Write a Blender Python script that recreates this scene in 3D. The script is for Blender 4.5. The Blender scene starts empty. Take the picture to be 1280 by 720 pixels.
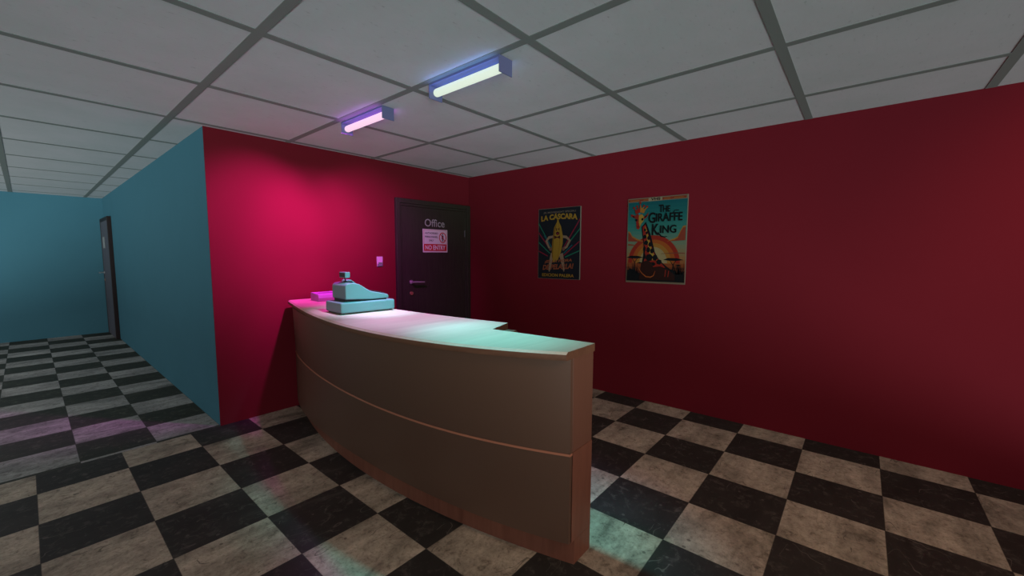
import bpy, bmesh, math, random
from mathutils import Vector, Matrix
random.seed(7)
SC = bpy.context.scene
COL = SC.collection
PI = math.pi

# ------------------------------------------------------------------ measured layout (metres)
H = 2.909                      # ceiling
WX, WY, RX, FY = 1.194, 4.678, 4.732, 12.30
CAMZ = 1.709

# ------------------------------------------------------------------ materials
def mat(name, col, rough=.7, spec=.3, metal=0.0, emit=None, estr=0.0):
    m = bpy.data.materials.new(name); m.use_nodes = True
    b = m.node_tree.nodes['Principled BSDF']
    b.inputs['Base Color'].default_value = (*col, 1)
    b.inputs['Roughness'].default_value = rough
    b.inputs['Specular IOR Level'].default_value = spec
    b.inputs['Metallic'].default_value = metal
    if emit:
        b.inputs['Emission Color'].default_value = (*emit, 1)
        b.inputs['Emission Strength'].default_value = estr
    return m

class NT:
    def __init__(s, m):
        s.t = m.node_tree; s.b = s.t.nodes['Principled BSDF']
    def n(s, typ, **kw):
        o = s.t.nodes.new(typ)
        for k, v in kw.items(): setattr(o, k, v)
        return o
    def l(s, a, b): s.t.links.new(a, b)
    def pos(s, scale=(1, 1, 1), loc=(0, 0, 0)):
        g = s.n('ShaderNodeTexCoord'); mp = s.n('ShaderNodeMapping')
        mp.inputs['Scale'].default_value = scale; mp.inputs['Location'].default_value = loc
        s.l(g.outputs['Object'], mp.inputs['Vector']); return mp.outputs['Vector']
    def noise(s, vec, scale, detail=4, rough=.55, dist=0):
        o = s.n('ShaderNodeTexNoise'); o.inputs['Scale'].default_value = scale
        o.inputs['Detail'].default_value = detail; o.inputs['Roughness'].default_value = rough
        o.inputs['Distortion'].default_value = dist
        s.l(vec, o.inputs['Vector']); return o.outputs['Fac']
    def ramp(s, fac, stops):
        o = s.n('ShaderNodeValToRGB'); e = o.color_ramp.elements
        while len(e) > 1: e.remove(e[-1])
        e[0].position = stops[0][0]; e[0].color = (*stops[0][1], 1)
        for p, c in stops[1:]:
            k = e.new(p); k.color = (*c, 1)
        s.l(fac, o.inputs['Fac']); return o.outputs['Color']
    def mix(s, fac, a, b, mode='MIX'):
        o = s.n('ShaderNodeMix', data_type='RGBA', blend_type=mode)
        for sock, v in ((o.inputs[0], fac), (o.inputs[6], a), (o.inputs[7], b)):
            if isinstance(v, (int, float)): sock.default_value = v
            elif isinstance(v, tuple): sock.default_value = (*v, 1)
            else: s.l(v, sock)
        return o.outputs[2]
    def math(s, op, a, b=0.0):
        o = s.n('ShaderNodeMath', operation=op)
        for i, v in enumerate((a, b)):
            if isinstance(v, (int, float)): o.inputs[i].default_value = v
            else: s.l(v, o.inputs[i])
        return o.outputs[0]
    def color(s, c): s.l(c, s.b.inputs['Base Color'])
    def bump(s, h, strength=.2, dist=.01):
        o = s.n('ShaderNodeBump'); o.inputs['Strength'].default_value = strength
        o.inputs['Distance'].default_value = dist
        s.l(h, o.inputs['Height']); s.l(o.outputs['Normal'], s.b.inputs['Normal'])

def paint(name, col, rough=.85, spec=.05):
    m = mat(name, col, rough, spec); t = NT(m)
    f = t.noise(t.pos(), 1.3, 3)
    t.color(t.mix(f, tuple(c * .94 for c in col), tuple(c * 1.06 for c in col)))
    t.bump(t.noise(t.pos(), 220, 2), .04, .002)
    return m

def checker(name, ox, oy, sx, sy, par, light, dark):
    m = mat(name, light, .62, .22); t = NT(m)
    g = t.n('ShaderNodeTexCoord'); sp = t.n('ShaderNodeSeparateXYZ'); t.l(g.outputs['Object'], sp.inputs[0])
    fx = t.math('DIVIDE', t.math('SUBTRACT', sp.outputs[0], ox), sx)
    fy = t.math('DIVIDE', t.math('SUBTRACT', sp.outputs[1], oy), sy)
    ix = t.math('FLOOR', fx); iy = t.math('FLOOR', fy)
    p = t.math('MULTIPLY', t.math('ADD', t.math('ADD', ix, iy), par + 200.0), .5)
    chk = t.math('GREATER_THAN', t.math('FRACT', p), .25)          # 1 = light tile
    # each tile gets its own offset into the dirt pattern
    cmb = t.n('ShaderNodeCombineXYZ'); t.l(ix, cmb.inputs[0]); t.l(iy, cmb.inputs[1])
    wn = t.n('ShaderNodeTexWhiteNoise', noise_dimensions='3D'); t.l(cmb.outputs[0], wn.inputs['Vector'])
    off = t.n('ShaderNodeVectorMath', operation='MULTIPLY_ADD')
    t.l(wn.outputs['Color'], off.inputs[0]); off.inputs[1].default_value = (7, 7, 7); t.l(g.outputs['Object'], off.inputs[2])
    v = off.outputs[0]
    st = t.n('ShaderNodeMapping'); st.inputs['Scale'].default_value = (.6, 1.5, 1); t.l(v, st.inputs['Vector'])
    n1 = t.noise(st.outputs[0], 3.2, 8, .68, .5)
    n2 = t.noise(v, 16, 7, .72, .6)
    n3 = t.noise(v, 60, 4, .7)
    l1 = t.ramp(n1, [(.30, tuple(c * .34 for c in light)), (.5, tuple(c * .80 for c in light)), (.7, tuple(c * 1.18 for c in light))])
    l2 = t.mix(.85, l1, t.ramp(n2, [(.32, (.32, .29, .27)), (.44, (.84, .83, .82)), (.66, (1.15, 1.15, 1.15))]), 'MULTIPLY')
    l3 = t.mix(.75, l2, t.ramp(n3, [(.3, (.5, .5, .5)), (.5, (1, 1, 1))]), 'MULTIPLY')
    d1 = t.ramp(n1, [(.3, tuple(c * .6 for c in dark)), (.62, dark), (.78, tuple(c * 2.4 for c in dark))])
    d2 = t.mix(t.ramp(n2, [(.53, (0, 0, 0)), (.72, (.7, .7, .7))]), d1, tuple(c * 3.4 for c in dark))
    # scratches : thin iso-lines of a stretched noise
    ms = t.n('ShaderNodeMapping'); ms.inputs['Scale'].default_value = (1.2, 3.4, 1); ms.inputs['Rotation'].default_value = (0, 0, .7); t.l(v, ms.inputs['Vector'])
    ns = t.noise(ms.outputs[0], 1.6, 2, .4, .3)
    line = t.math('LESS_THAN', t.math('ABSOLUTE', t.math('SUBTRACT', ns, .585)), .0032)
    brk = t.math('GREATER_THAN', t.noise(v, 5.5, 1), .53)
    line = t.math('MULTIPLY', line, brk)
    # chips : small dark spots
    vo = t.n('ShaderNodeTexVoronoi'); vo.inputs['Scale'].default_value = 9; t.l(v, vo.inputs['Vector'])
    chip = t.math('MULTIPLY', t.math('LESS_THAN', t.math('ADD', vo.outputs['Distance'], t.math('MULTIPLY', n2, .12)), .155), t.math('GREATER_THAN', t.noise(v, 4.3, 1), .56))
    mk = t.math('MAXIMUM', line, chip)
    l4 = t.mix(t.math('MULTIPLY', mk, .75), l3, tuple(c * .22 for c in light))
    d3 = t.mix(t.math('MULTIPLY', mk, .5), d2, tuple(c * 4 for c in dark))
    c = t.mix(chk, d3, l4)
    # dark seam between tiles
    ex = t.math('ABSOLUTE', t.math('SUBTRACT', t.math('FRACT', fx), .5)); ey = t.math('ABSOLUTE', t.math('SUBTRACT', t.math('FRACT', fy), .5))
    seam = t.math('GREATER_THAN', t.math('MAXIMUM', ex, ey), .4945)
    c = t.mix(t.math('MULTIPLY', seam, .7), c, (.03, .027, .024))
    t.color(c)
    t.bump(n2, .15, .004)
    return m

M = {}
M['red'] = paint('red_wall_paint', (.128, .0098, .0170))
M['teal'] = paint('teal_wall_paint', (.056, .164, .218))
M['floor'] = checker('worn_checker_tiles', 4.446 - 5, 1.791 - 5, .5, .5, 0, (.53, .445, .345), (.038, .033, .029))
M['floor2'] = checker('worn_checker_tiles_corridor', .694 - 5, 4.719 - 4.75, .5, .475, 1, (.40, .39, .37), (.040, .040, .029))

m = mat('ceiling_tile', (.75, .75, .76), .9, .1); t = NT(m)
v = t.pos((.7, 2.2, 1))
a = t.ramp(t.noise(v, 24, 6, .75), [(.26, (.45, .45, .45)), (.38, (.95, .95, .95)), (1, (1, 1, 1))])
b = t.ramp(t.noise(t.pos(), 2.2, 5, .6), [(.3, (.53, .56, .575)), (.7, (.595, .60, .63))])
t.color(t.mix(1.0, a, b, 'MULTIPLY')); M['ceil'] = m
M['bar'] = mat('ceiling_grid_bar', (.20, .225, .215), .7, .2)

def wood(name, dark, light, axis, scale=1.0, rough=.5, spec=.3):
    m = mat(name, light, rough, spec); t = NT(m)
    s = [14, 14, 14]; s[axis] = 1.0
    v = t.pos(tuple(x * scale for x in s))
    n = t.noise(v, 1.6, 6, .6, .6)
    w = t.noise(v, 9, 3, .6)
    c = t.ramp(n, [(.28, dark), (.72, light)])
    t.color(t.mix(.25, c, t.ramp(w, [(.3, dark), (.7, light)])))
    return m
M['top'] = wood('pale_wood_counter_top', (.50, .31, .245), (.64, .415, .33), 0, .55, .45, .3)
M['edge'] = wood('brown_wood', (.105, .048, .029), (.165, .078, .047), 1, 1, .5)
M['plinth'] = wood('reddish_brown_wood_upright', (.140, .050, .032), (.215, .083, .054), 2, .8, .5)
M['panel'] = mat('dark_brown_laminate', (.110, .060, .041), .40, .4)
M['strip'] = mat('copper_coloured_strip', (.42, .17, .105), .4, .4)
M['endw'] = wood('brown_laminate_end', (.135, .058, .038), (.155, .068, .046), 2, .5, .55)
M['door'] = wood('very_dark_stained_wood', (.018, .016, .012), (.036, .034, .025), 2, 2.2, .5, .25)
M['door_hall'] = wood('blackish_door_wood', (.075, .07, .085), (.11, .105, .13), 2, 2, .5, .25)
M['frame_hall'] = mat('dark_frame_wood', (.02, .012, .012), .5, .25)
M['chrome'] = mat('satin_metal', (.42, .42, .44), .35, .5, .6)
M['brass'] = mat('brass', (.42, .22, .12), .4, .5, .5)
M['white'] = mat('off_white_plastic', (.45, .45, .46), .5, .3)
M['reg'] = mat('pale_grey_plastic', (.15, .20, .215), .5, .3)
M['black'] = mat('black_plastic', (.015, .016, .018), .5, .3)
M['signw'] = mat('white_sign_face', (.52, .50, .53), .6, .2)
M['signr'] = mat('sign_red', (.40, .012, .018), .6, .2)
M['ink'] = mat('dark_ink', (.02, .02, .035), .6, .2)
M['lett'] = mat('pale_grey_letters', (.27, .28, .28), .6, .2)
M['plate'] = mat('glow_tinted_fixture_metal', (.115, .125, .25), .5, .3)  # blue-violet glow of the tubes put into the base colour
M['tube_b'] = mat('lit_tube_blue_white', (.15, .15, .15), .5, .2, 0, (.66, .77, .64), 1.0)
M['tube_p'] = mat('lit_tube_violet_white', (.15, .15, .15), .5, .2, 0, (.92, .60, .80), 1.0)
M['tube_w'] = mat('lit_tube_warm', (.15, .15, .15), .5, .2, 0, (1.0, .8, .6), 1.0)

# ------------------------------------------------------------------ mesh helpers
def obj(name, bm, mats, parent=None, smooth=False, bevel=0, seg=2, loc=None):
    me = bpy.data.meshes.new(name)
    bmesh.ops.recalc_face_normals(bm, faces=bm.faces)
    bm.to_mesh(me); bm.free()
    for x in (mats if isinstance(mats, (list, tuple)) else [mats]): me.materials.append(x)
    if smooth:
        for p in me.polygons: p.use_smooth = True
    o = bpy.data.objects.new(name, me); COL.objects.link(o)
    if parent: o.parent = parent
    if loc: o.location = loc
    if bevel:
        md = o.modifiers.new('bevel', 'BEVEL'); md.width = bevel; md.segments = seg; md.limit_method = 'ANGLE'; md.angle_limit = .6
    return o

def box(bm, x0, x1, y0, y1, z0, z1, mi=0):
    vs = [bm.verts.new(p) for p in ((x0,y0,z0),(x1,y0,z0),(x1,y1,z0),(x0,y1,z0),(x0,y0,z1),(x1,y0,z1),(x1,y1,z1),(x0,y1,z1))]
    for f in ((0,3,2,1),(4,5,6,7),(0,1,5,4),(1,2,6,5),(2,3,7,6),(3,0,4,7)):
        bm.faces.new([vs[i] for i in f]).material_index = mi
def newbox(*a):
    bm = bmesh.new(); box(bm, *a); return bm

def prism(bm, pts, axis, a, b, mi=0):
    """polygon pts (two coords) extruded along axis from a to b"""
    def P(u, v, w):
        return {0: (w, u, v), 1: (u, w, v), 2: (u, v, w)}[axis]
    A = [bm.verts.new(P(u, v, a)) for u, v in pts]; B = [bm.verts.new(P(u, v, b)) for u, v in pts]
    n = len(pts)
    bm.faces.new(A).material_index = mi; bm.faces.new(list(reversed(B))).material_index = mi
    for i in range(n):
        bm.faces.new([A[i], B[i], B[(i+1) % n], A[(i+1) % n]]).material_index = mi

def cyl(bm, p, q, r0, r1=None, n=20, caps=True):
    r1 = r0 if r1 is None else r1
    p = Vector(p); q = Vector(q); d = (q - p).normalized()
    u = d.orthogonal().normalized(); w = d.cross(u)
    A = []; B = []
    for i in range(n):
        a = 2*PI*i/n; e = u*math.cos(a) + w*math.sin(a)
        A.append(bm.verts.new(p + e*r0)); B.append(bm.verts.new(q + e*r1))
    for i in range(n):
        bm.faces.new([A[i], A[(i+1) % n], B[(i+1) % n], B[i]])
    if caps: bm.faces.new(list(reversed(A))); bm.faces.new(B)

def capsule(bm, p, q, r, n=24):
    """tube with rounded ends"""
    p = Vector(p); q = Vector(q); d = (q - p).normalized()
    u = d.orthogonal().normalized(); w = d.cross(u)
    rings = []
    K = 5
    for i in range(K + 1):
        a = PI/2*i/K; rings.append((p + d*(r - r*math.sin(a))*1 - d*0, None, a))
    seq = []
    for i in range(1, K + 1):
        a = PI/2*i/K; seq.append((p + d*(r - r*math.cos(a)), r*math.sin(a)))
    for i in range(K, 0, -1):
        a = PI/2*i/K; seq.append((q - d*(r - r*math.cos(a)), r*math.sin(a)))
    R = []
    for c, rr in seq:
        R.append([bm.verts.new(c + (u*math.cos(2*PI*j/n) + w*math.sin(2*PI*j/n))*rr) for j in range(n)])
    for a, b in zip(R, R[1:]):
        for j in range(n): bm.faces.new([a[j], a[(j+1) % n], b[(j+1) % n], b[j]])
    bm.faces.new(list(reversed(R[0]))); bm.faces.new(R[-1])

def empty(name, loc=(0, 0, 0), rz=0):
    o = bpy.data.objects.new(name, None); COL.objects.link(o); o.empty_display_size = .1
    o.location = loc; o.rotation_euler = (0, 0, rz); return o
def tag(o, label=None, cat=None, group=None, kind=None):
    if label: o['label'] = label
    if cat: o['category'] = cat
    if group: o['group'] = group
    if kind: o['kind'] = kind
    return o
def struct(o, label=None, cat=None): return tag(o, label, cat, None, 'structure')

def text_polys(s, bold=0.0, shear=0.0):
    """faces of a word in the built-in font, normalised to its own bounding box"""
    cu = bpy.data.curves.new('t', 'FONT'); cu.body = s; cu.offset = bold; cu.shear = shear; cu.resolution_u = 3
    o = bpy.data.objects.new('t', cu); COL.objects.link(o)
    dg = bpy.context.evaluated_depsgraph_get(); dg.update()
    me = bpy.data.meshes.new_from_object(o.evaluated_get(dg))
    vs = [tuple(v.co)[:2] for v in me.vertices]; fs = [tuple(p.vertices) for p in me.polygons]
    bpy.data.objects.remove(o); bpy.data.curves.remove(cu); bpy.data.meshes.remove(me)
    x0 = min(v[0] for v in vs); x1 = max(v[0] for v in vs); y0 = min(v[1] for v in vs); y1 = max(v[1] for v in vs)
    return [((v[0]-x0)/(x1-x0), (v[1]-y0)/(y1-y0)) for v in vs], fs

class Art:
    """flat printed picture on a board: (u right, v up) in 0..1, seen from its front"""
    def __init__(s, fn): s.bm = bmesh.new(); s.fn = fn; s.mats = []; s.lay = 0
    def mi(s, m):
        if m not in s.mats: s.mats.append(m)
        return s.mats.index(m)
    def poly(s, pts, m, lay=None):
        if lay is None: s.lay += 1; lay = s.lay
        vs = [s.bm.verts.new(s.fn(u, v, lay)) for u, v in pts]
        f = s.bm.faces.new(vs); f.material_index = s.mi(m)
    def rect(s, u0, v0, u1, v1, m): s.poly([(u0, v0), (u1, v0), (u1, v1), (u0, v1)], m)
    def ell(s, cu, cv, ru, rv, m, a0=0, a1=2*PI, n=28, rot=0, asp=1.0):
        P = []
        for i in range(n):
            a = a0 + (a1-a0)*i/(n if a1-a0 > 6.28 else n-1)
            x = ru*math.cos(a); y = rv*math.sin(a)
            P.append((cu + x*math.cos(rot) - y*math.sin(rot), cv + x*math.sin(rot) + y*math.cos(rot)))
        s.poly(P, m)
    def ring(s, cu, cv, ru, rv, th, tv, m, a0=0, a1=2*PI, n=32):
        s.lay += 1
        for i in range(n):
            a = a0 + (a1-a0)*i/n; b = a0 + (a1-a0)*(i+1)/n
            s.poly([(cu+ru*math.cos(a), cv+rv*math.sin(a)), (cu+ru*math.cos(b), cv+rv*math.sin(b)),
                    (cu+(ru-th)*math.cos(b), cv+(rv-tv)*math.sin(b)), (cu+(ru-th)*math.cos(a), cv+(rv-tv)*math.sin(a))], m, s.lay)
    def line(s, pts, w, m, asp=1.0):
        """poly-line with widths w (list or number), in u units"""
        s.lay += 1
        ws = w if isinstance(w, (list, tuple)) else [w]*len(pts)
        L = []; R = []
        for i, (u, v) in enumerate(pts):
            a = pts[max(i-1, 0)]; b = pts[min(i+1, len(pts)-1)]
            dx = b[0]-a[0]; dy = (b[1]-a[1])*asp; l = math.hypot(dx, dy) or 1
            nx, ny = -dy/l, dx/l
            L.append((u+nx*ws[i]/2, v+ny*ws[i]/2/asp)); R.append((u-nx*ws[i]/2, v-ny*ws[i]/2/asp))
        for i in range(len(pts)-1): s.poly([L[i], L[i+1], R[i+1], R[i]], m, s.lay)
    def text(s, st, u0, v0, u1, v1, m, bold=0.0, shear=0.0, warp=None):
        s.lay += 1
        vs, fs = text_polys(st, bold, shear)
        V = []
        for x, y in vs:
            u = u0+(u1-u0)*x; v = v0+(v1-v0)*y
            if warp: u, v = warp(u, v)
            V.append(s.bm.verts.new(s.fn(u, v, s.lay)))
        for f in fs:
            try: s.bm.faces.new([V[i] for i in f]).material_index = s.mi(m)
            except ValueError: pass
    def build(s, name, parent):
        me = bpy.data.meshes.new(name); s.bm.to_mesh(me); s.bm.free()
        for x in s.mats: me.materials.append(x)
        o = bpy.data.objects.new(name, me); COL.objects.link(o); o.parent = parent; return o

def C(name, r, g, b): return mat(name, (r*.52, g*.52, b*.52), .75, .06)

# ------------------------------------------------------------------ the room
X0, Y0 = -2.8, -2.0
struct(obj('floor', newbox(X0, RX + .1, Y0, WY, -.1, 0), M['floor']))
struct(obj('floor', newbox(X0, WX + .1, WY, FY + .1, -.1, 0), M['floor2']))
struct(obj('wall_back', newbox(WX, RX, WY, WY + .012, 0, H), M['red']))
struct(obj('wall_right', newbox(RX, RX + .1, Y0, WY + .1, 0, H), M['red']))
struct(obj('wall_left', newbox(WX, WX + .1, WY + .012, FY, 0, H), M['teal']))
struct(obj('wall_far', newbox(X0, WX + .1, FY, FY + .1, 0, H), M['teal']))

# ceiling : tiles and the grid of bars between them, one mesh
bw = .028
LX = [-.105 + 1.0345*(i) for i in range(-5, 6)]; LX = [x for x in LX if X0 < x < RX]
LX = sorted([x for x in LX])
MY = [-.621 + 1.0445*i for i in range(-3, 13)]; MY = [y for y in MY if Y0 < y < FY]
bm = bmesh.new()
def ceil_region(x0, x1, y0, y1):
    xs = [x0] + [x for x in LX if x0 + .03 < x < x1 - .03] + [x1]
    ys = [y0] + [y for y in MY if y0 + .03 < y < y1 - .03] + [y1]
    def face(a, b, c, d, z, mi):
        vs = [bm.verts.new(p) for p in ((a, c, z), (b, c, z), (b, d, z), (a, d, z))]
        bm.faces.new(vs).material_index = mi
    box(bm, x0, x1, y0, y1, H, H + .1, 0)
    for x in xs[1:-1]: box(bm, x - bw, x + bw, y0, y1, H - .003, H + .01, 1)
    for y in ys[1:-1]:
        for xa, xb in zip(xs, xs[1:]):
            box(bm, xa + (bw if xa != x0 else 0), xb - (bw if xb != x1 else 0), y - bw, y + bw, H - .003, H + .01, 1)
ceil_region(X0, RX + .1, Y0, WY)
ceil_region(X0, WX + .1, WY, FY + .1)
struct(obj('ceiling', bm, [M['ceil'], M['bar']]))

# ------------------------------------------------------------------ doors
def lever(parent, rose, end, out, mrose, reach=.055):
    """rose on the leaf, lever arm; out = unit vector away from the leaf"""
    rose = Vector(rose); out = Vector(out); end = Vector(end)
    bm = bmesh.new()
    cyl(bm, rose, rose + out*.012, .030, .028)
    cyl(bm, rose + out*.012, rose + out*reach, .013, .012)
    cyl(bm, rose + out*reach - (end-rose).normalized()*.012, end + out*reach, .014, .010, 14)
    return obj('handle', bm, mrose, parent)

dx0, dx1, dzt = 3.322, 4.722, 2.462
D = empty('door_1', ((dx0+dx1)/2, WY, 0)); struct(D)
ox = (dx0+dx1)/2
def L(x): return x - ox
# frame: stepped architrave
fr = bmesh.new()
for (o, i, d) in ((0, .062, .045), (.062, .095, .030)):
    for a, b in ((dx0 + o, dx0 + i), (dx1 - i, dx1 - o)): box(fr, L(a), L(b), -d, -.001, 0, dzt - o)
    box(fr, L(dx0 + i), L(dx1 - i), -d, -.001, dzt - i, dzt - o)
obj('door_frame', fr, M['door'], D, bevel=.004)
lf = newbox(L(dx0 + .098), L(dx1 - .098), -.018, -.001, .004, dzt - .098)
LEAF = obj('door_leaf', lf, M['door'], D)
lever(D, (L(3.567), -.018, 1.325), (L(3.76), -.018, 1.318), (0, -1, 0), M['chrome'])
bm = bmesh.new(); cyl(bm, (L(3.567), -.018, 1.168), (L(3.567), -.034, 1.168), .026, .024)
box(bm, L(3.564), L(3.570), -.0355, -.033, 1.158, 1.178)
tag(obj('door_lock', bm, M['brass'], D), 'round brass lock')
for z in (2.03, .45):
    bm = bmesh.new(); cyl(bm, (L(4.612), -.026, z - .05), (L(4.612), -.026, z + .05), .009); obj('hinge', bm, mat('dark_hinge', (.06, .06, .065), .4, .4), D)
# lettering painted on the leaf
A = Art(lambda u, v, l: (L(3.822) + u*.375, -.0184 - l*.0006, 2.106 + v*.108))
A.text('Office', 0, 0, 1, 1, M['lett'], .004)
tag(A.build('lettering', D), 'pale grey lettering reading Office')

# no-entry sign
S = empty('warning_sign', (4.015, WY - .018, 1.738))
tag(S, 'white and red NO ENTRY sign fixed to the dark office door below the word Office', 'sign')
sw, sh = .468, .332
obj('sign_board', newbox(-sw/2, sw/2, -.005, -.0005, 0, sh), M['signw'], S, bevel=.001)
A = Art(lambda u, v, l: (-sw/2 + u*sw, -.0052 - l*.0005, v*sh))
A.lay = 0
b0 = .035
for r in ((b0, .97-.012, 1-b0, .97), (b0, .06, b0+.012, .97), (1-b0-.012, .06, 1-b0, .97)): A.poly([(r[0], r[1]), (r[2], r[1]), (r[2], r[3]), (r[0], r[3])], M['signr'], 1)
A.lay = 1
A.rect(.035, .06, .965, .36, M['signr'])
A.text('NO ENTRY', .09, .11, .91, .31, M['signw'], .03)
A.text('AUTHORISED', .08, .79, .60, .87, M['ink'], .02)
A.text('PERSONNEL', .08, .63, .60, .71, M['ink'], .02)
A.text('ONLY', .23, .475, .43, .555, M['ink'], .02)
# person inside a barred circle
A.ell(.79, .79, .022, .035, M['ink'])
A.poly([(.755, .745), (.825, .745), (.83, .60), (.812, .60), (.812, .48), (.795, .48), (.79, .58), (.785, .48), (.768, .48), (.768, .60), (.75, .60)], M['ink'])
A.ring(.79, .65, .15, .235, .03, .045, M['signr'])
A.line([(.695, .81), (.885, .49)], .026, M['signr'], .71)
A.build('sign_print', S)

# corridor door on the teal wall
D2 = empty('door_2', (WX, 11.72, 0)); struct(D2)
fr = bmesh.new()
y0, y1, zt = 11.145 - 11.72, FY - .004 - 11.72, 2.462
for a, b in ((y0, y0 + .06), (y1 - .05, y1)): box(fr, -.066, -.001, a, b, 0, zt)
box(fr, -.066, -.001, y0 + .06, y1 - .05, zt - .07, zt)
obj('door_frame', fr, M['frame_hall'], D2, bevel=.004)
obj('door_leaf', newbox(-.060, -.001, y0 + .062, y1 - .052, .004, zt - .072), M['door_hall'], D2)
lever(D2, (-.060, y1 - .10, 1.32), (-.060, y1 - .24, 1.315), (-1, 0, 0), M['chrome'], .085)
bm = bmesh.new(); cyl(bm, (-.060, y1 - .10, 1.165), (-.070, y1 - .10, 1.165), .024); obj('door_lock', bm, M['brass'], D2)
bm = newbox(-.065, -.0605, 11.78 - 11.72, 12.05 - 11.72, 1.84, 2.07); tag(obj('name_plate', bm, M['lett'], D2), 'narrow pale grey name plate')

# light switch
S = empty('light_switch', (3.075, WY, 1.552))
tag(S, 'small white wall switch on the bright pink wall left of the office door', 'switch')
obj('switch_plate', newbox(-.043, .043, -.012, -.0005, 0, .128), M['white'], S, bevel=.003)
bm = bmesh.new(); prism(bm, [(-.012, .045), (-.028, .050), (-.018, .112), (-.012, .116)], 0, -.028, .028)
obj('rocker', bm, M['white'], S, bevel=.002)
bm = bmesh.new(); box(bm, -.0395, .0395, -.0175, -.012, .006, .036); tag(obj('lower_cover', bm, mat('grey_green_plastic', (.16, .2, .19), .5), S, bevel=.002), 'grey-green lower strip')

# ------------------------------------------------------------------ ceiling light fixtures
def fixture(x0, x1, y0, y1, tube, label, rad=.028):
    cx, cy = (x0+x1)/2, (y0+y1)/2; w = (x1-x0)/2; l = (y1-y0)/2
    T = empty('ceiling_light', (cx, cy, H - .0035)); tag(T, label, 'ceiling light', 'tube lights on the ceiling')
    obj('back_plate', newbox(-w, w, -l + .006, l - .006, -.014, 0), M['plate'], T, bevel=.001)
    for s in (-1, 1):
        a, b = sorted((s*l, s*(l - .006)))
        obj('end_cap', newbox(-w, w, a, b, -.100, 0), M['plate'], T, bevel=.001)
    bm = bmesh.new(); capsule(bm, (-.012, -l + .008, -.058), (-.012, l - .008, -.058), rad)
    obj('tube', bm, tube, T, smooth=True)
    return T
fixture(1.976, 2.098, 1.69, 2.345, M['tube_b'], 'ceiling tube light glowing blue-white, nearer and larger of the two')
fixture(1.998, 2.112, 2.95, 3.60, M['tube_p'], 'ceiling tube light glowing violet-pink, nearer the office door wall')

def area(name, loc, target, sx, sy, power, col, spread=180):
    d = bpy.data.lights.new(name, 'AREA'); d.shape = 'RECTANGLE'; d.size = sx; d.size_y = sy
    d.energy = power; d.color = col; d.spread = math.radians(spread)
    o = bpy.data.objects.new(name, d); COL.objects.link(o); o.location = loc
    v = Vector(target) - Vector(loc)
    z = -v.normalized(); yy = Vector((0, 1, 0)); xx = yy.cross(z).normalized(); yy = z.cross(xx)
    o.rotation_euler = Matrix((xx, yy, z)).transposed().to_euler()
    return o
def spot(name, loc, target, power, col, cone, blend, r=.03):
    d = bpy.data.lights.new(name, 'SPOT'); d.energy = power; d.color = col
    d.spot_size = math.radians(cone); d.spot_blend = blend; d.shadow_soft_size = r
    o = bpy.data.objects.new(name, d); COL.objects.link(o); o.location = loc
    o.rotation_euler = (Vector(target) - Vector(loc)).to_track_quat('-Z', 'Y').to_euler()
    return o
def aim(loc, dirn): return (loc[0]+dirn[0], loc[1]+dirn[1], loc[2]+dirn[2])

PURPLE = (1.0, .06, .95); CYAN = (.13, .93, 1.0); WARM = (1.0, .62, .38)
for x_, y_, tx, ty, tz, pw, cone in ((2.05, 3.4, 1.62, WY, 1.98, 280, 66), (2.05, 3.4, 2.25, WY, 1.85, 170, 70), (2.05, 3.4, 2.95, WY, 1.85, 190, 70),
                                     (2.05, 3.45, 2.14, 4.25, 1.2, 170, 46), (2.05, 3.35, 2.02, 3.3, 1.35, 170, 40), (2.05, 3.3, 1.98, 2.5, 1.2, 130, 48)):
    p = (x_, y_, 2.80); spot('violet_tube_light', p, (tx, ty, tz), pw, PURPLE, cone, 1.0, .05)
for y_, tx, ty, tz, pw, cone in ((2.15, 2.02, 3.12, 1.36, 320, 34), (2.1, 1.98, 2.5, 1.2, 135, 52), (1.95, 1.92, 1.68, 1.2, 215, 50)):
    p = (2.01, y_, 2.80); spot('blue_tube_light', p, (tx, ty, tz), pw, CYAN, cone, 1.0, .05)
# light thrown up by the tubes on to their plates and the ceiling
for dx in (-.056, .050):
    area('blue_tube_upglow', (2.025 + dx, 2.02, 2.845), (2.025 + dx, 2.02, 3.5), .012, .60, .30, (.10, .30, 1.0))
    area('violet_tube_upglow', (2.043 + dx, 3.275, 2.845), (2.043 + dx, 3.275, 3.5), .012, .60, .32, (.50, .08, 1.0))
# warm lamp further along the ceiling, past the right edge of the view
p = (2.9, -1.6, 2.75)
spot('red_room_light', p, (4.73, -1.5, 1.95), 66, (1.0, .36, .28), 84, 1.0, .12)
p = (1.6, -1.4, 2.75)
spot('warm_room_light', p, (2.8, 1.0, 0), 95, WARM, 120, 1.0, .25)

def point(name, loc, power, col, r):
    d = bpy.data.lights.new(name, 'POINT'); d.energy = power; d.color = col; d.shadow_soft_size = r
    o = bpy.data.objects.new(name, d); COL.objects.link(o); o.location = loc; return o
def sun(name, dirn, strength, col, ang):
    d = bpy.data.lights.new(name, 'SUN'); d.energy = strength; d.color = col; d.angle = math.radians(ang)
    o = bpy.data.objects.new(name, d); COL.objects.link(o)
    o.rotation_euler = Vector(dirn).to_track_quat('-Z', 'Y').to_euler(); o.location = (-2, -2, 2); return o
# added fill suns for even ambient: one slanting down, one up at the ceiling
sun('fill_sun_down', (.60, .75, -.24), .75, (1.0, .97, .92), 40)
sun('fill_sun_up', (.60, .75, .285), 2.15, (.86, 1.0, .98), 22)
# unseen fill points added to even out the corridor, left of the view
for y_ in (6.2, 8.4, 10.6): point('corridor_fill', (-2.0, y_, 1.7), 22, (1.0, .96, .94), .25)
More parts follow.
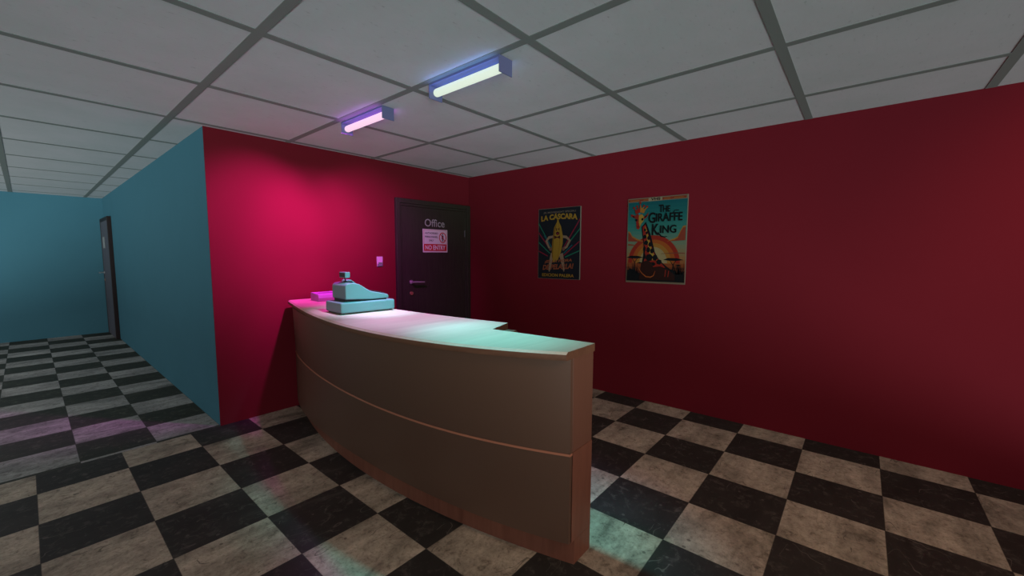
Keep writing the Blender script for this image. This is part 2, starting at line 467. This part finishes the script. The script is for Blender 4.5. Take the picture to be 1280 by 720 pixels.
# ------------------------------------------------------------------ reception counter
def pv(k, y):
    y = y - 2.8; r = 0
    for c in k: r = r*y + c
    return r
K_TOP = [.01139, -.01481, .08156, .05501, 1.5177]
K_STR = [.00571, -.01509, .08523, .0514, 1.58738]
K_BOT = [.00887, .00102, .05881, .00494, 1.62836]
K_PLI = [-.00032, .08915, .0124, 1.66966]
K_SLB = [.00074, -.02536, .11348, .09045, 1.47874]
YA, YB, NS = 1.090, 4.600, 44
ORG = Vector((1.95, 2.85, 0))
CT = empty('reception_counter', ORG)
tag(CT, 'curved brown wooden reception counter with pale top on the checkered floor', 'counter')
ys = [YA + (YB - YA)*i/NS for i in range(NS + 1)]
def back(y):
    return 2.085 + (-.05)*(y - 1.09)/.71 if y < 1.805 else 2.205 + .11*((y - 3.1)/1.3)**2
def loft(fz, bz, y_list, lo_z, hi_z, mi=0, bm=None, front_mi=None):
    """solid between a front curve and a back curve; fz(y,z) and bz(y,z) give x"""
    bm = bm or bmesh.new()
    rows = []
    for y in y_list:
        rows.append([bm.verts.new((fz(y, lo_z) - ORG.x, y - ORG.y, lo_z)), bm.verts.new((bz(y, lo_z) - ORG.x, y - ORG.y, lo_z)),
                     bm.verts.new((bz(y, hi_z) - ORG.x, y - ORG.y, hi_z)), bm.verts.new((fz(y, hi_z) - ORG.x, y - ORG.y, hi_z))])
    for a, b in zip(rows, rows[1:]):
        for i in range(4):
            j = (i+1) % 4
            bm.faces.new([a[i], a[j], b[j], b[i]]).material_index = mi
    bm.faces.new(rows[0]); bm.faces.new(list(reversed(rows[-1])))
    return bm
def body_front(y, z):
    e_ = max(0, (1.5 - y)/.41)**2
    return body_curve(y, z) + e_*(.020*max(0, (z - .643)/.527) - .010*max(0, 1 - abs(z - .643)/.5))
def body_curve(y, z):
    if z <= .643:
        t_ = max(0, (z - .14)/.503); return pv(K_BOT, y)*(1-t_) + pv(K_STR, y)*t_
    t_ = (z - .643)/.525; return pv(K_STR, y)*(1-t_) + pv(K_TOP, y)*t_
def split(o):   # keep the long front smooth and the ends flat
    me = o.data
    for p_ in me.polygons: p_.use_smooth = abs(p_.normal.y) < .9 and abs(p_.normal.z) < .6
    md = o.modifiers.new('split', 'EDGE_SPLIT'); md.split_angle = .6
    return o
ZS0, ZS1, ZB, ZT0, ZT1 = .637, .649, .142, 1.170, 1.214
yf = [y for y in ys]
split(obj('lower_panel', loft(body_front, lambda y, z: body_front(y, z) + .022, [YA + .003] + yf[1:], ZB, ZS0), M['panel'], CT))
split(obj('upper_panel', loft(body_front, lambda y, z: body_front(y, z) + .022, [YA + .003] + yf[1:], ZS1, ZT0), M['panel'], CT))
split(obj('accent_strip', loft(lambda y, z: body_front(y, .643) - .004, lambda y, z: body_front(y, .643) + .022, [YA + .001] + yf[1:], ZS0, ZS1), M['strip'], CT))
yn = [y for y in ys if y < 1.80] + [1.803]
yw = [1.805] + [y for y in ys if y > 1.81]
bm = bmesh.new()
for za, zb in ((ZB - .002, .643), (.643, ZT0)):
    loft(lambda y, z: body_front(y, z) + .024, lambda y, z: back(y) + .004, yn, za, zb, bm=bm)
    loft(lambda y, z: body_front(y, z) + .024, lambda y, z: back(y) - .01, yw, za, zb, bm=bm)
split(obj('cabinet_body', bm, M['endw'], CT))
# thin edging where the lower half of the end stands a little proud
bm = bmesh.new(); x_a = body_front(YA, .64) + .018 - ORG.x
box(bm, x_a, 2.089 - ORG.x, YA - .004 - ORG.y, YA - ORG.y, ZB, .655)
obj('end_panel', bm, M['plinth'], CT, bevel=.0015)
bm = loft(lambda y, z: pv(K_PLI, y), lambda y, z: back(y) + .003, [YA - .003] + yn[1:], 0, ZB - .002)
loft(lambda y, z: pv(K_PLI, y), lambda y, z: back(y) - .03, yw, 0, ZB - .002, bm=bm)
split(obj('plinth', bm, M['plinth'], CT))
# worktop with a small chamfer along the front
def slab(y): return pv(K_SLB, y)
bm = bmesh.new()
def slab_part(yl):
    rows = []
    for y in yl:
        f = slab(y) - ORG.x; b_ = back(y) + .008 - ORG.x; Y = y - ORG.y
        rows.append([bm.verts.new(q) for q in ((f + .006, Y, ZT0), (b_, Y, ZT0), (b_, Y, ZT1), (f + .016, Y, ZT1), (f, Y, ZT1 - .012), (f, Y, ZT0 + .010))])
    for a, b in zip(rows, rows[1:]):
        for i in range(6):
            j = (i+1) % 6
            fc = bm.faces.new([a[i], a[j], b[j], b[i]]); fc.material_index = 1 if i in (2, 3) else 0
    bm.faces.new(rows[0]); bm.faces.new(list(reversed(rows[-1])))
slab_part([YA - .006] + yn[1:]); slab_part([1.8035] + yw[1:-1] + [4.61])
split(obj('worktop', bm, [M['edge'], M['top']], CT))

# ------------------------------------------------------------------ cash register
T = 1.2145
CR = empty('cash_register', (1.687, 3.132, T), -.072)
tag(CR, 'pale cash register with small customer display standing on the counter', 'cash register')
obj('cash_drawer', newbox(0, .50, 0, .305, .008, .098), M['reg'], CR, bevel=.014, seg=3)
for x in (.03, .47):
    for y in (.03, .275):
        bm = bmesh.new(); cyl(bm, (x, y, 0), (x, y, .012), .014, n=12); obj('rubber_foot', bm, M['black'], CR)
bm = bmesh.new(); box(bm, .065, .44, .042, .27, .098, .122); obj('neck', bm, M['black'], CR)
prof = [(.055, .120), (.055, .228), (.062, .243), (.080, .253), (.110, .256), (.150, .252), (.178, .244), (.207, .227), (.245, .203), (.280, .182), (.300, .176), (.440, .146), (.455, .138), (.458, .108), (.30, .106)]
bm = bmesh.new(); prism(bm, prof, 1, .028, .288)
RB = obj('register_body', bm, M['reg'], CR, bevel=.010, seg=3)
for p_ in RB.data.polygons: p_.use_smooth = True
md = RB.modifiers.new('wn', 'WEIGHTED_NORMAL')
# printer hump with its black slot on the top
bm = bmesh.new(); prism(bm, [(.135, .24), (.135, .268), (.150, .276), (.175, .276), (.235, .232), (.235, .2)], 1, .17, .272)
obj('receipt_printer', bm, M['reg'], CR, bevel=.004)
bm = bmesh.new(); box(bm, .118, .172, .135, .20, .245, .266); obj('printer_slot', bm, M['black'], CR, bevel=.002)
# keys on the slope facing the clerk
bm = bmesh.new()
for i in range(5):
    for j in range(7):
        x = .308 + i*.025; z = .176 - (x - .300)*.2143
        y = .05 + j*.031
        box(bm, x, x + .018, y, y + .023, z - .006, z + .006)
kp = obj('keypad', bm, M['black'], CR, bevel=.002); tag(kp, kind='stuff')
bm = bmesh.new(); cyl(bm, (.115, .155, .255), (.115, .155, .315), .0065, n=14); obj('display_pole', bm, M['black'], CR)
DS = obj('customer_display', newbox(.088, .132, .096, .212, .296, .345), M['reg'], CR, bevel=.005)
obj('display_screen', newbox(.0865, .0885, .104, .204, .303, .338), M['black'], DS)

# small box device behind the register
PB = empty('receipt_printer', (2.018, 4.205, ZT1 + .0005), -.06)
tag(PB, 'small low box-shaped device at the wall end of the counter, behind the cash register', 'printer')
bm = bmesh.new(); prism(bm, [(.014, .002), (0, .036), (.004, .068), (.014, .074), (.195, .088), (.205, .080), (.205, .002)], 0, 0, .235)
obj('device_body', bm, mat('lilac_plastic', (.40, .15, .42), .5), PB, bevel=.003)
obj('paper_slot', newbox(.04, .2, .10, .112, .0805, .0835), M['black'], PB)

# ------------------------------------------------------------------ posters on the red wall
def poster(name, yl, yr, z0, z1, label):
    W = yl - yr; Hh = z1 - z0
    P = empty(name, (RX, (yl+yr)/2, z0)); tag(P, label, 'poster')
    obj('backing_board', newbox(-.012, -.0005, -W/2, W/2, 0, Hh), mat(name + '_paper', (.17, .155, .125), .75, .06), P)
    A = Art(lambda u, v, l: (-.0124 - l*.00012, W/2 - u*W, v*Hh))
    return P, A
# --- banana-costume film poster
P, A = poster('film_poster', 3.326, 2.678, 1.383, 2.318, 'black film poster with a yellow banana costume figure, left of the two posters')
BK = C('poster_black', .018, .022, .030); YL = C('poster_yellow', .40, .25, .035); YD = C('poster_ochre', .24, .13, .02)
GR = C('poster_green', .02, .19, .12); RD = C('poster_crimson', .26, .02, .05); SK = C('poster_skin', .34, .24, .16)
SKD = C('poster_skin_shadow', .20, .11, .08); OR = C('poster_orange', .33, .10, .05); CR_ = C('poster_cream', .22, .18, .14); DK = C('poster_maroon', .07, .015, .02)
TL = C('poster_teal', .02, .13, .17)
A.rect(.006, .003, .988, .997, BK)
asp = .935/.648
# neon rays
for (a, b, c) in (((.0, .80), (.34, .44), GR), ((.0, .67), (.30, .42), RD), ((0, .53), (.30, .36), GR), ((0, .40), (.24, .325), RD), ((.15, .62), (.35, .44), TL)):
    A.line([a, b], .022, c, asp)
for (a, b, c) in (((.99, .83), (.60, .42), RD), ((.99, .70), (.60, .40), GR), ((.99, .53), (.62, .33), RD), ((.99, .40), (.66, .31), GR), ((.82, .48), (.62, .36), TL)):
    A.line([a, b], .022, c, asp)
A.text('¡EL MOVIENIGHT SPECIAL!', .13, .925, .89, .955, CR_, .015)
A.text('LA CASCARA', .07, .81, .93, .89, YL, .05, warp=lambda u, v: (u, v + .03 - .12*(u-.5)**2))
A.rect(.425, .925 - .01, .44, .93, YL)
# legs, arms
A.line([(.37, .36), (.32, .26), (.28, .12)], [.10, .075, .045], SK, asp)
A.line([(.56, .36), (.60, .26), (.635, .13)], [.10, .075, .045], SK, asp)
A.line([(.37, .60), (.27, .59), (.205, .54), (.27, .45), (.33, .42)], [.05, .055, .05, .045, .04], SK, asp)
A.line([(.57, .60), (.68, .59), (.765, .54), (.69, .45), (.60, .42)], [.05, .055, .05, .045, .04], SK, asp)
A.ell(.31, .425, .035, .025, SKD); A.ell(.62, .425, .035, .025, SKD)
# banana
A.poly([(.47, .84), (.455, .80), (.395, .73), (.375, .66), (.355, .56), (.34, .44), (.345, .32), (.37, .245), (.42, .235), (.49, .27), (.56, .38), (.60, .50), (.605, .60), (.575, .68), (.555, .74), (.505, .80), (.49, .84)], YL)
A.poly([(.455, .79), (.40, .72), (.375, .66), (.355, .56), (.34, .44), (.345, .32), (.37, .28), (.375, .42), (.39, .56), (.42, .68)], YD)
A.line([(.49, .80), (.525, .66), (.53, .50), (.49, .30)], .008, YD, asp)
A.ell(.452, .695, .016, .012, DK); A.ell(.508, .700, .016, .012, DK)
A.line([(.43, .718), (.47, .712)], .010, DK, asp); A.line([(.495, .712), (.53, .72)], .010, DK, asp)
A.ell(.478, .645, .042, .024, DK); A.ell(.478, .638, .025, .009, RD)
A.poly([(.40, .615), (.47, .595), (.54, .615), (.54, .565), (.47, .585), (.40, .565)], DK)
A.text('¡ES LA HORA', .17, .215, .82, .265, OR, .04, .2, warp=lambda u, v: (u, v + .04*(u-.2)))
A.text('DE PELARLA!', .12, .125, .86, .20, OR, .04, .2, warp=lambda u, v: (u, v + .04*(u-.2)))
A.line([(.31, .22), (.285, .10)], .022, SK, asp); A.line([(.62, .22), (.64, .11)], .022, SK, asp)
A.text('EDICION PALERA', .11, .030, .87, .075, YL, .03)
A.build('poster_print', P)

# --- giraffe film poster
P, A = poster('film_poster', 2.063, 1.405, 1.384, 2.345, 'teal and orange film poster with a crowned giraffe, right of the two posters')
cr = C('print_cream', .36, .31, .20); c0 = C('print_sky_deep', .012, .135, .150); c1 = C('print_sky', .022, .20, .19); c2 = C('print_sky_mid', .05, .26, .22); c3 = C('print_sky_pale', .13, .27, .20)
c4 = C('print_sand', .30, .27, .16); o1 = C('print_sun_red', .34, .035, .022); o2 = C('print_sun_orange', .42, .11, .025); o3 = C('print_amber', .42, .20, .04)
bk = C('print_black', .012, .014, .016); br = C('print_maroon', .09, .015, .015); yl = C('print_gold', .46, .30, .05); rd = C('print_red', .32, .03, .02); gr_ = C('print_earth', .040, .016, .014)
A.rect(.004, .003, .996, .997, C('print_worn_edge', .26, .21, .14))
asp = .961/.658
# sky bands
def band(v0, v1, m): A.rect(.02, v0, .982, v1, m)
N = 22
skyc = [((.012, .125, .145), .95), ((.022, .19, .185), .78), ((.05, .26, .22), .62), ((.16, .28, .20), .50), ((.26, .25, .14), .40), ((.36, .20, .08), .30), ((.34, .09, .03), .22), ((.10, .03, .02), .12), ((.02, .014, .012), .02)]
def sky(v):
    for (ca, va), (cb, vb) in zip(skyc, skyc[1:]):
        if vb <= v <= va:
            t_ = (va - v)/(va - vb); return tuple(x*(1-t_) + y*t_ for x, y in zip(ca, cb))
    return skyc[0][0]
A.lay += 1
for i in range(N):
    v0 = .02 + (.955 - .02)*i/N; v1 = .02 + (.955 - .02)*(i+1)/N
    col = sky((v0+v1)/2); A.poly([(.008, v0), (.992, v0), (.992, v1), (.008, v1)], C('print_band', *col), A.lay)
# top strip
A.rect(.008, .962, .975, .99, C('print_brick', .26, .055, .03))
for a, b in ((.04, .20), (.27, .36), (.62, .72), (.78, .93)): A.rect(a, .972, b, .978, o3)
A.rect(.36, .955, .59, .995, cr)
A.text('VHS', .40, .962, .56, .993, bk, .04)
# sun arch
A.ring(.47, .235, .44, .325, .20, .13, o1, 0, PI, 36)
A.ring(.47, .235, .37, .275, .13, .085, o2, 0, PI, 36)
A.ring(.47, .235, .30, .235, .07, .05, o3, 0, PI, 36)
A.ell(.47, .235, .235, .19, C('print_sun_disc', .40, .34, .17), 0, PI)
# clouds
for s_, bu in ((1, .02), (-1, .982)):
    q = [(bu, .62 if s_ == 1 else .66), (bu + s_*.04, .60 if s_ == 1 else .655), (bu + s_*.07, .56 if s_ == 1 else .62), (bu + s_*.12, .54), (bu + s_*.17, .52), (bu + s_*.30, .485), (bu, .495)]
    A.poly(q, o3); A.poly([(u - s_*.0, v - .018) if i not in (5, 6) else (u, v) for i, (u, v) in enumerate(q)], C('print_cloud_red', .30, .06, .035))
A.line([(.02, .455), (.10, .45), (.18, .44)], [.03, .02, .005], C('print_cloud_low', .30, .07, .04), asp)
A.line([(.60, .345), (.85, .355), (.982, .35)], [.006, .016, .012], C('print_streak', .22, .07, .05), asp)
# ground and grass
A.poly([(.02, .02), (.982, .02), (.982, .15), (.90, .11), (.78, .17), (.62, .13), (.40, .13), (.25, .11), (.14, .15), (.07, .17), (.02, .14)], bk)
random.seed(3)
A.lay += 1
for i in range(40):
    u = random.choice((random.uniform(.03, .22), random.uniform(.80, .97))); h_ = random.uniform(.05, .13); d_ = random.uniform(-.05, .05)
    A.poly([(u - .006, .11), (u + .006, .11), (u + d_, .13 + h_)], bk, A.lay)
# acacia trees
for u, v, w in ((.15, .30, .15), (.80, .275, .16)):
    A.poly([(u - w, v), (u - w*.5, v + .022), (u + w*.4, v + .020), (u + w*1.05, v), (u + w*.3, v - .012), (u - w*.4, v - .010)], bk)
    A.line([(u, v - .17), (u + .005, v - .07), (u + .003, v - .05)], [.025, .014, .014], bk, asp)
    A.line([(u + .003, v - .06), (u - .05, v - .005)], .010, bk, asp); A.line([(u + .003, v - .06), (u + .05, v - .005)], .010, bk, asp)
    A.poly([(u + .04, v - .065), (u + .09, v - .052), (u + .14, v - .062), (u + .09, v - .072)], bk)
# neck and body
neckL = [(.255, .66), (.27, .58), (.29, .50), (.305, .42), (.30, .33), (.28, .24), (.25, .12), (.24, .05)]
neckR = [(.33, .72), (.39, .62), (.43, .54), (.47, .44), (.50, .36), (.58, .27), (.70, .20), (.84, .13), (.86, .05)]
A.poly(neckL[::1] + neckR[::-1], bk)
A.poly([(.275, .66), (.29, .56), (.315, .46), (.33, .38), (.32, .28), (.30, .20), (.50, .19), (.68, .185), (.57, .27), (.485, .36), (.435, .44), (.395, .54), (.355, .62), (.325, .69)], rd)
A.poly([(.315, .675), (.345, .56), (.38, .44), (.41, .34), (.45, .27), (.54, .27), (.470, .36), (.425, .44), (.385, .54), (.345, .63)], yl)
for (u, v, a, b, r_) in ((.318, .625, .022, .016, .2), (.350, .590, .020, .020, .5), (.318, .545, .032, .026, .5), (.385, .530, .026, .026, .3), (.345, .475, .038, .030, .3), (.415, .455, .034, .030, .2), (.318, .400, .026, .036, .4), (.385, .392, .036, .034, .3), (.450, .378, .034, .032, -.3),
                         (.325, .315, .022, .036, 0), (.405, .300, .066, .046, .2), (.505, .300, .046, .038, -.3), (.345, .235, .04, .026, 0), (.575, .250, .050, .032, -.3), (.47, .225, .05, .024, 0)):
    P_ = [(u + a*math.cos(k*PI/3 + r_), v + b*math.sin(k*PI/3 + r_)) for k in range(6)]
    A.poly(P_, bk)
A.poly([(.27, .24), (.38, .27), (.45, .24), (.48, .19), (.60, .20), (.72, .17), (.84, .10), (.84, .04), (.24, .04)], gr_)
A.line([(.21, .19), (.28, .12), (.36, .075), (.44, .07), (.49, .09), (.515, .145)], [.006, .014, .020, .020, .014, .005], o2, asp)
A.line([(.69, .16), (.68, .08)], .012, o1, asp); A.line([(.74, .15), (.73, .08)], .012, o1, asp)
# head
A.poly([(.14, .80), (.155, .745), (.165, .69), (.165, .655), (.185, .635), (.215, .635), (.23, .66), (.25, .70), (.29, .735), (.30, .775), (.26, .81), (.19, .82)], rd)
A.poly([(.205, .80), (.205, .72), (.225, .66), (.25, .70), (.29, .735), (.30, .775), (.26, .81)], yl)
A.poly([(.14, .765), (.075, .785), (.055, .81), (.085, .815), (.14, .795)], rd); A.poly([(.13, .77), (.095, .782), (.085, .797), (.13, .79)], bk)
A.poly([(.285, .775), (.335, .80), (.375, .83), (.36, .79), (.33, .765), (.29, .755)], rd); A.poly([(.30, .775), (.34, .80), (.345, .782), (.31, .765)], bk)
A.ell(.162, .745, .020, .014, bk); A.ell(.268, .752, .020, .016, bk); A.ell(.185, .665, .008, .007, br); A.ell(.215, .667, .008, .007, br)
# crown
A.poly([(.15, .815), (.125, .875), (.165, .86), (.175, .90), (.205, .87), (.225, .935), (.25, .88), (.285, .90), (.285, .865), (.335, .885), (.29, .82), (.22, .835)], rd)
A.poly([(.225, .835), (.225, .935), (.25, .88), (.285, .90), (.285, .865), (.335, .885), (.29, .82)], o3)
for u, v in ((.115, .89), (.170, .905), (.225, .945), (.292, .905), (.345, .893)): A.ell(u, v, .018, .013, rd)
A.line([(.115, .885), (.15, .85)], .010, rd, asp); A.line([(.345, .888), (.30, .855)], .010, o3, asp)
A.ell(.215, .815, .018, .012, C('print_gem', .10, .30, .36))
# title
A.text('T', .545, .820, .620, .905, bk, .02); A.text('HE', .615, .820, .73, .890, bk, .02)
A.text('G', .375, .700, .49, .825, bk, .02); A.text('IRAFFE', .50, .715, .93, .810, bk, .02)
A.line([(.78, .80), (.80, .83), (.87, .832)], .012, bk, asp)
A.text('K', .44, .560, .56, .69, bk, .02); A.text('ING', .575, .580, .84, .670, bk, .02)
A.line([(.54, .59), (.60, .545), (.66, .535), (.70, .545)], [.022, .022, .016, .004], bk, asp)
A.build('poster_print', P)

# ------------------------------------------------------------------ world, camera
w = bpy.data.worlds.new('World'); SC.world = w; w.use_nodes = True
nt = w.node_tree; bg = nt.nodes['Background']
tc = nt.nodes.new('ShaderNodeTexCoord'); sx_ = nt.nodes.new('ShaderNodeSeparateXYZ'); nt.links.new(tc.outputs['Generated'], sx_.inputs[0])
rp = nt.nodes.new('ShaderNodeValToRGB'); mr = nt.nodes.new('ShaderNodeMapRange')
mr.inputs[1].default_value = -1; mr.inputs[2].default_value = 1
nt.links.new(sx_.outputs[2], mr.inputs[0]); nt.links.new(mr.outputs[0], rp.inputs[0])
e = rp.color_ramp.elements; e[0].position = .44; e[0].color = (1, .97, .93, 1); e[1].position = .56; e[1].color = (.50, .52, .55, 1)
nt.links.new(rp.outputs[0], bg.inputs['Color']); bg.inputs['Strength'].default_value = .09

cam = bpy.data.cameras.new('camera'); co = bpy.data.objects.new('camera', cam); COL.objects.link(co)
cam.sensor_width = 36; cam.lens = 518.3134*36/1280
cam.shift_x = 27.7436/1280; cam.shift_y = 4.5926/1280
cam.clip_start = .02
yaw, pitch = .8410731, -.0897514
cy, sy, cp, sp = math.cos(yaw), math.sin(yaw), math.cos(pitch), math.sin(pitch)
Fv = Vector((sy*cp, cy*cp, sp)); Rv = Vector((cy, -sy, 0)); Uv = Rv.cross(Fv)
mm = Matrix((Rv, Uv, -Fv)).transposed().to_4x4(); mm.translation = (0, 0, CAMZ)
co.matrix_world = mm
SC.camera = co
SC.view_settings.view_transform = 'Standard'
try: SC.view_settings.look = 'None'
except Exception: pass
SC.view_settings.gamma = 1; SC.view_settings.use_curve_mapping = False
SC.view_settings.exposure = 0
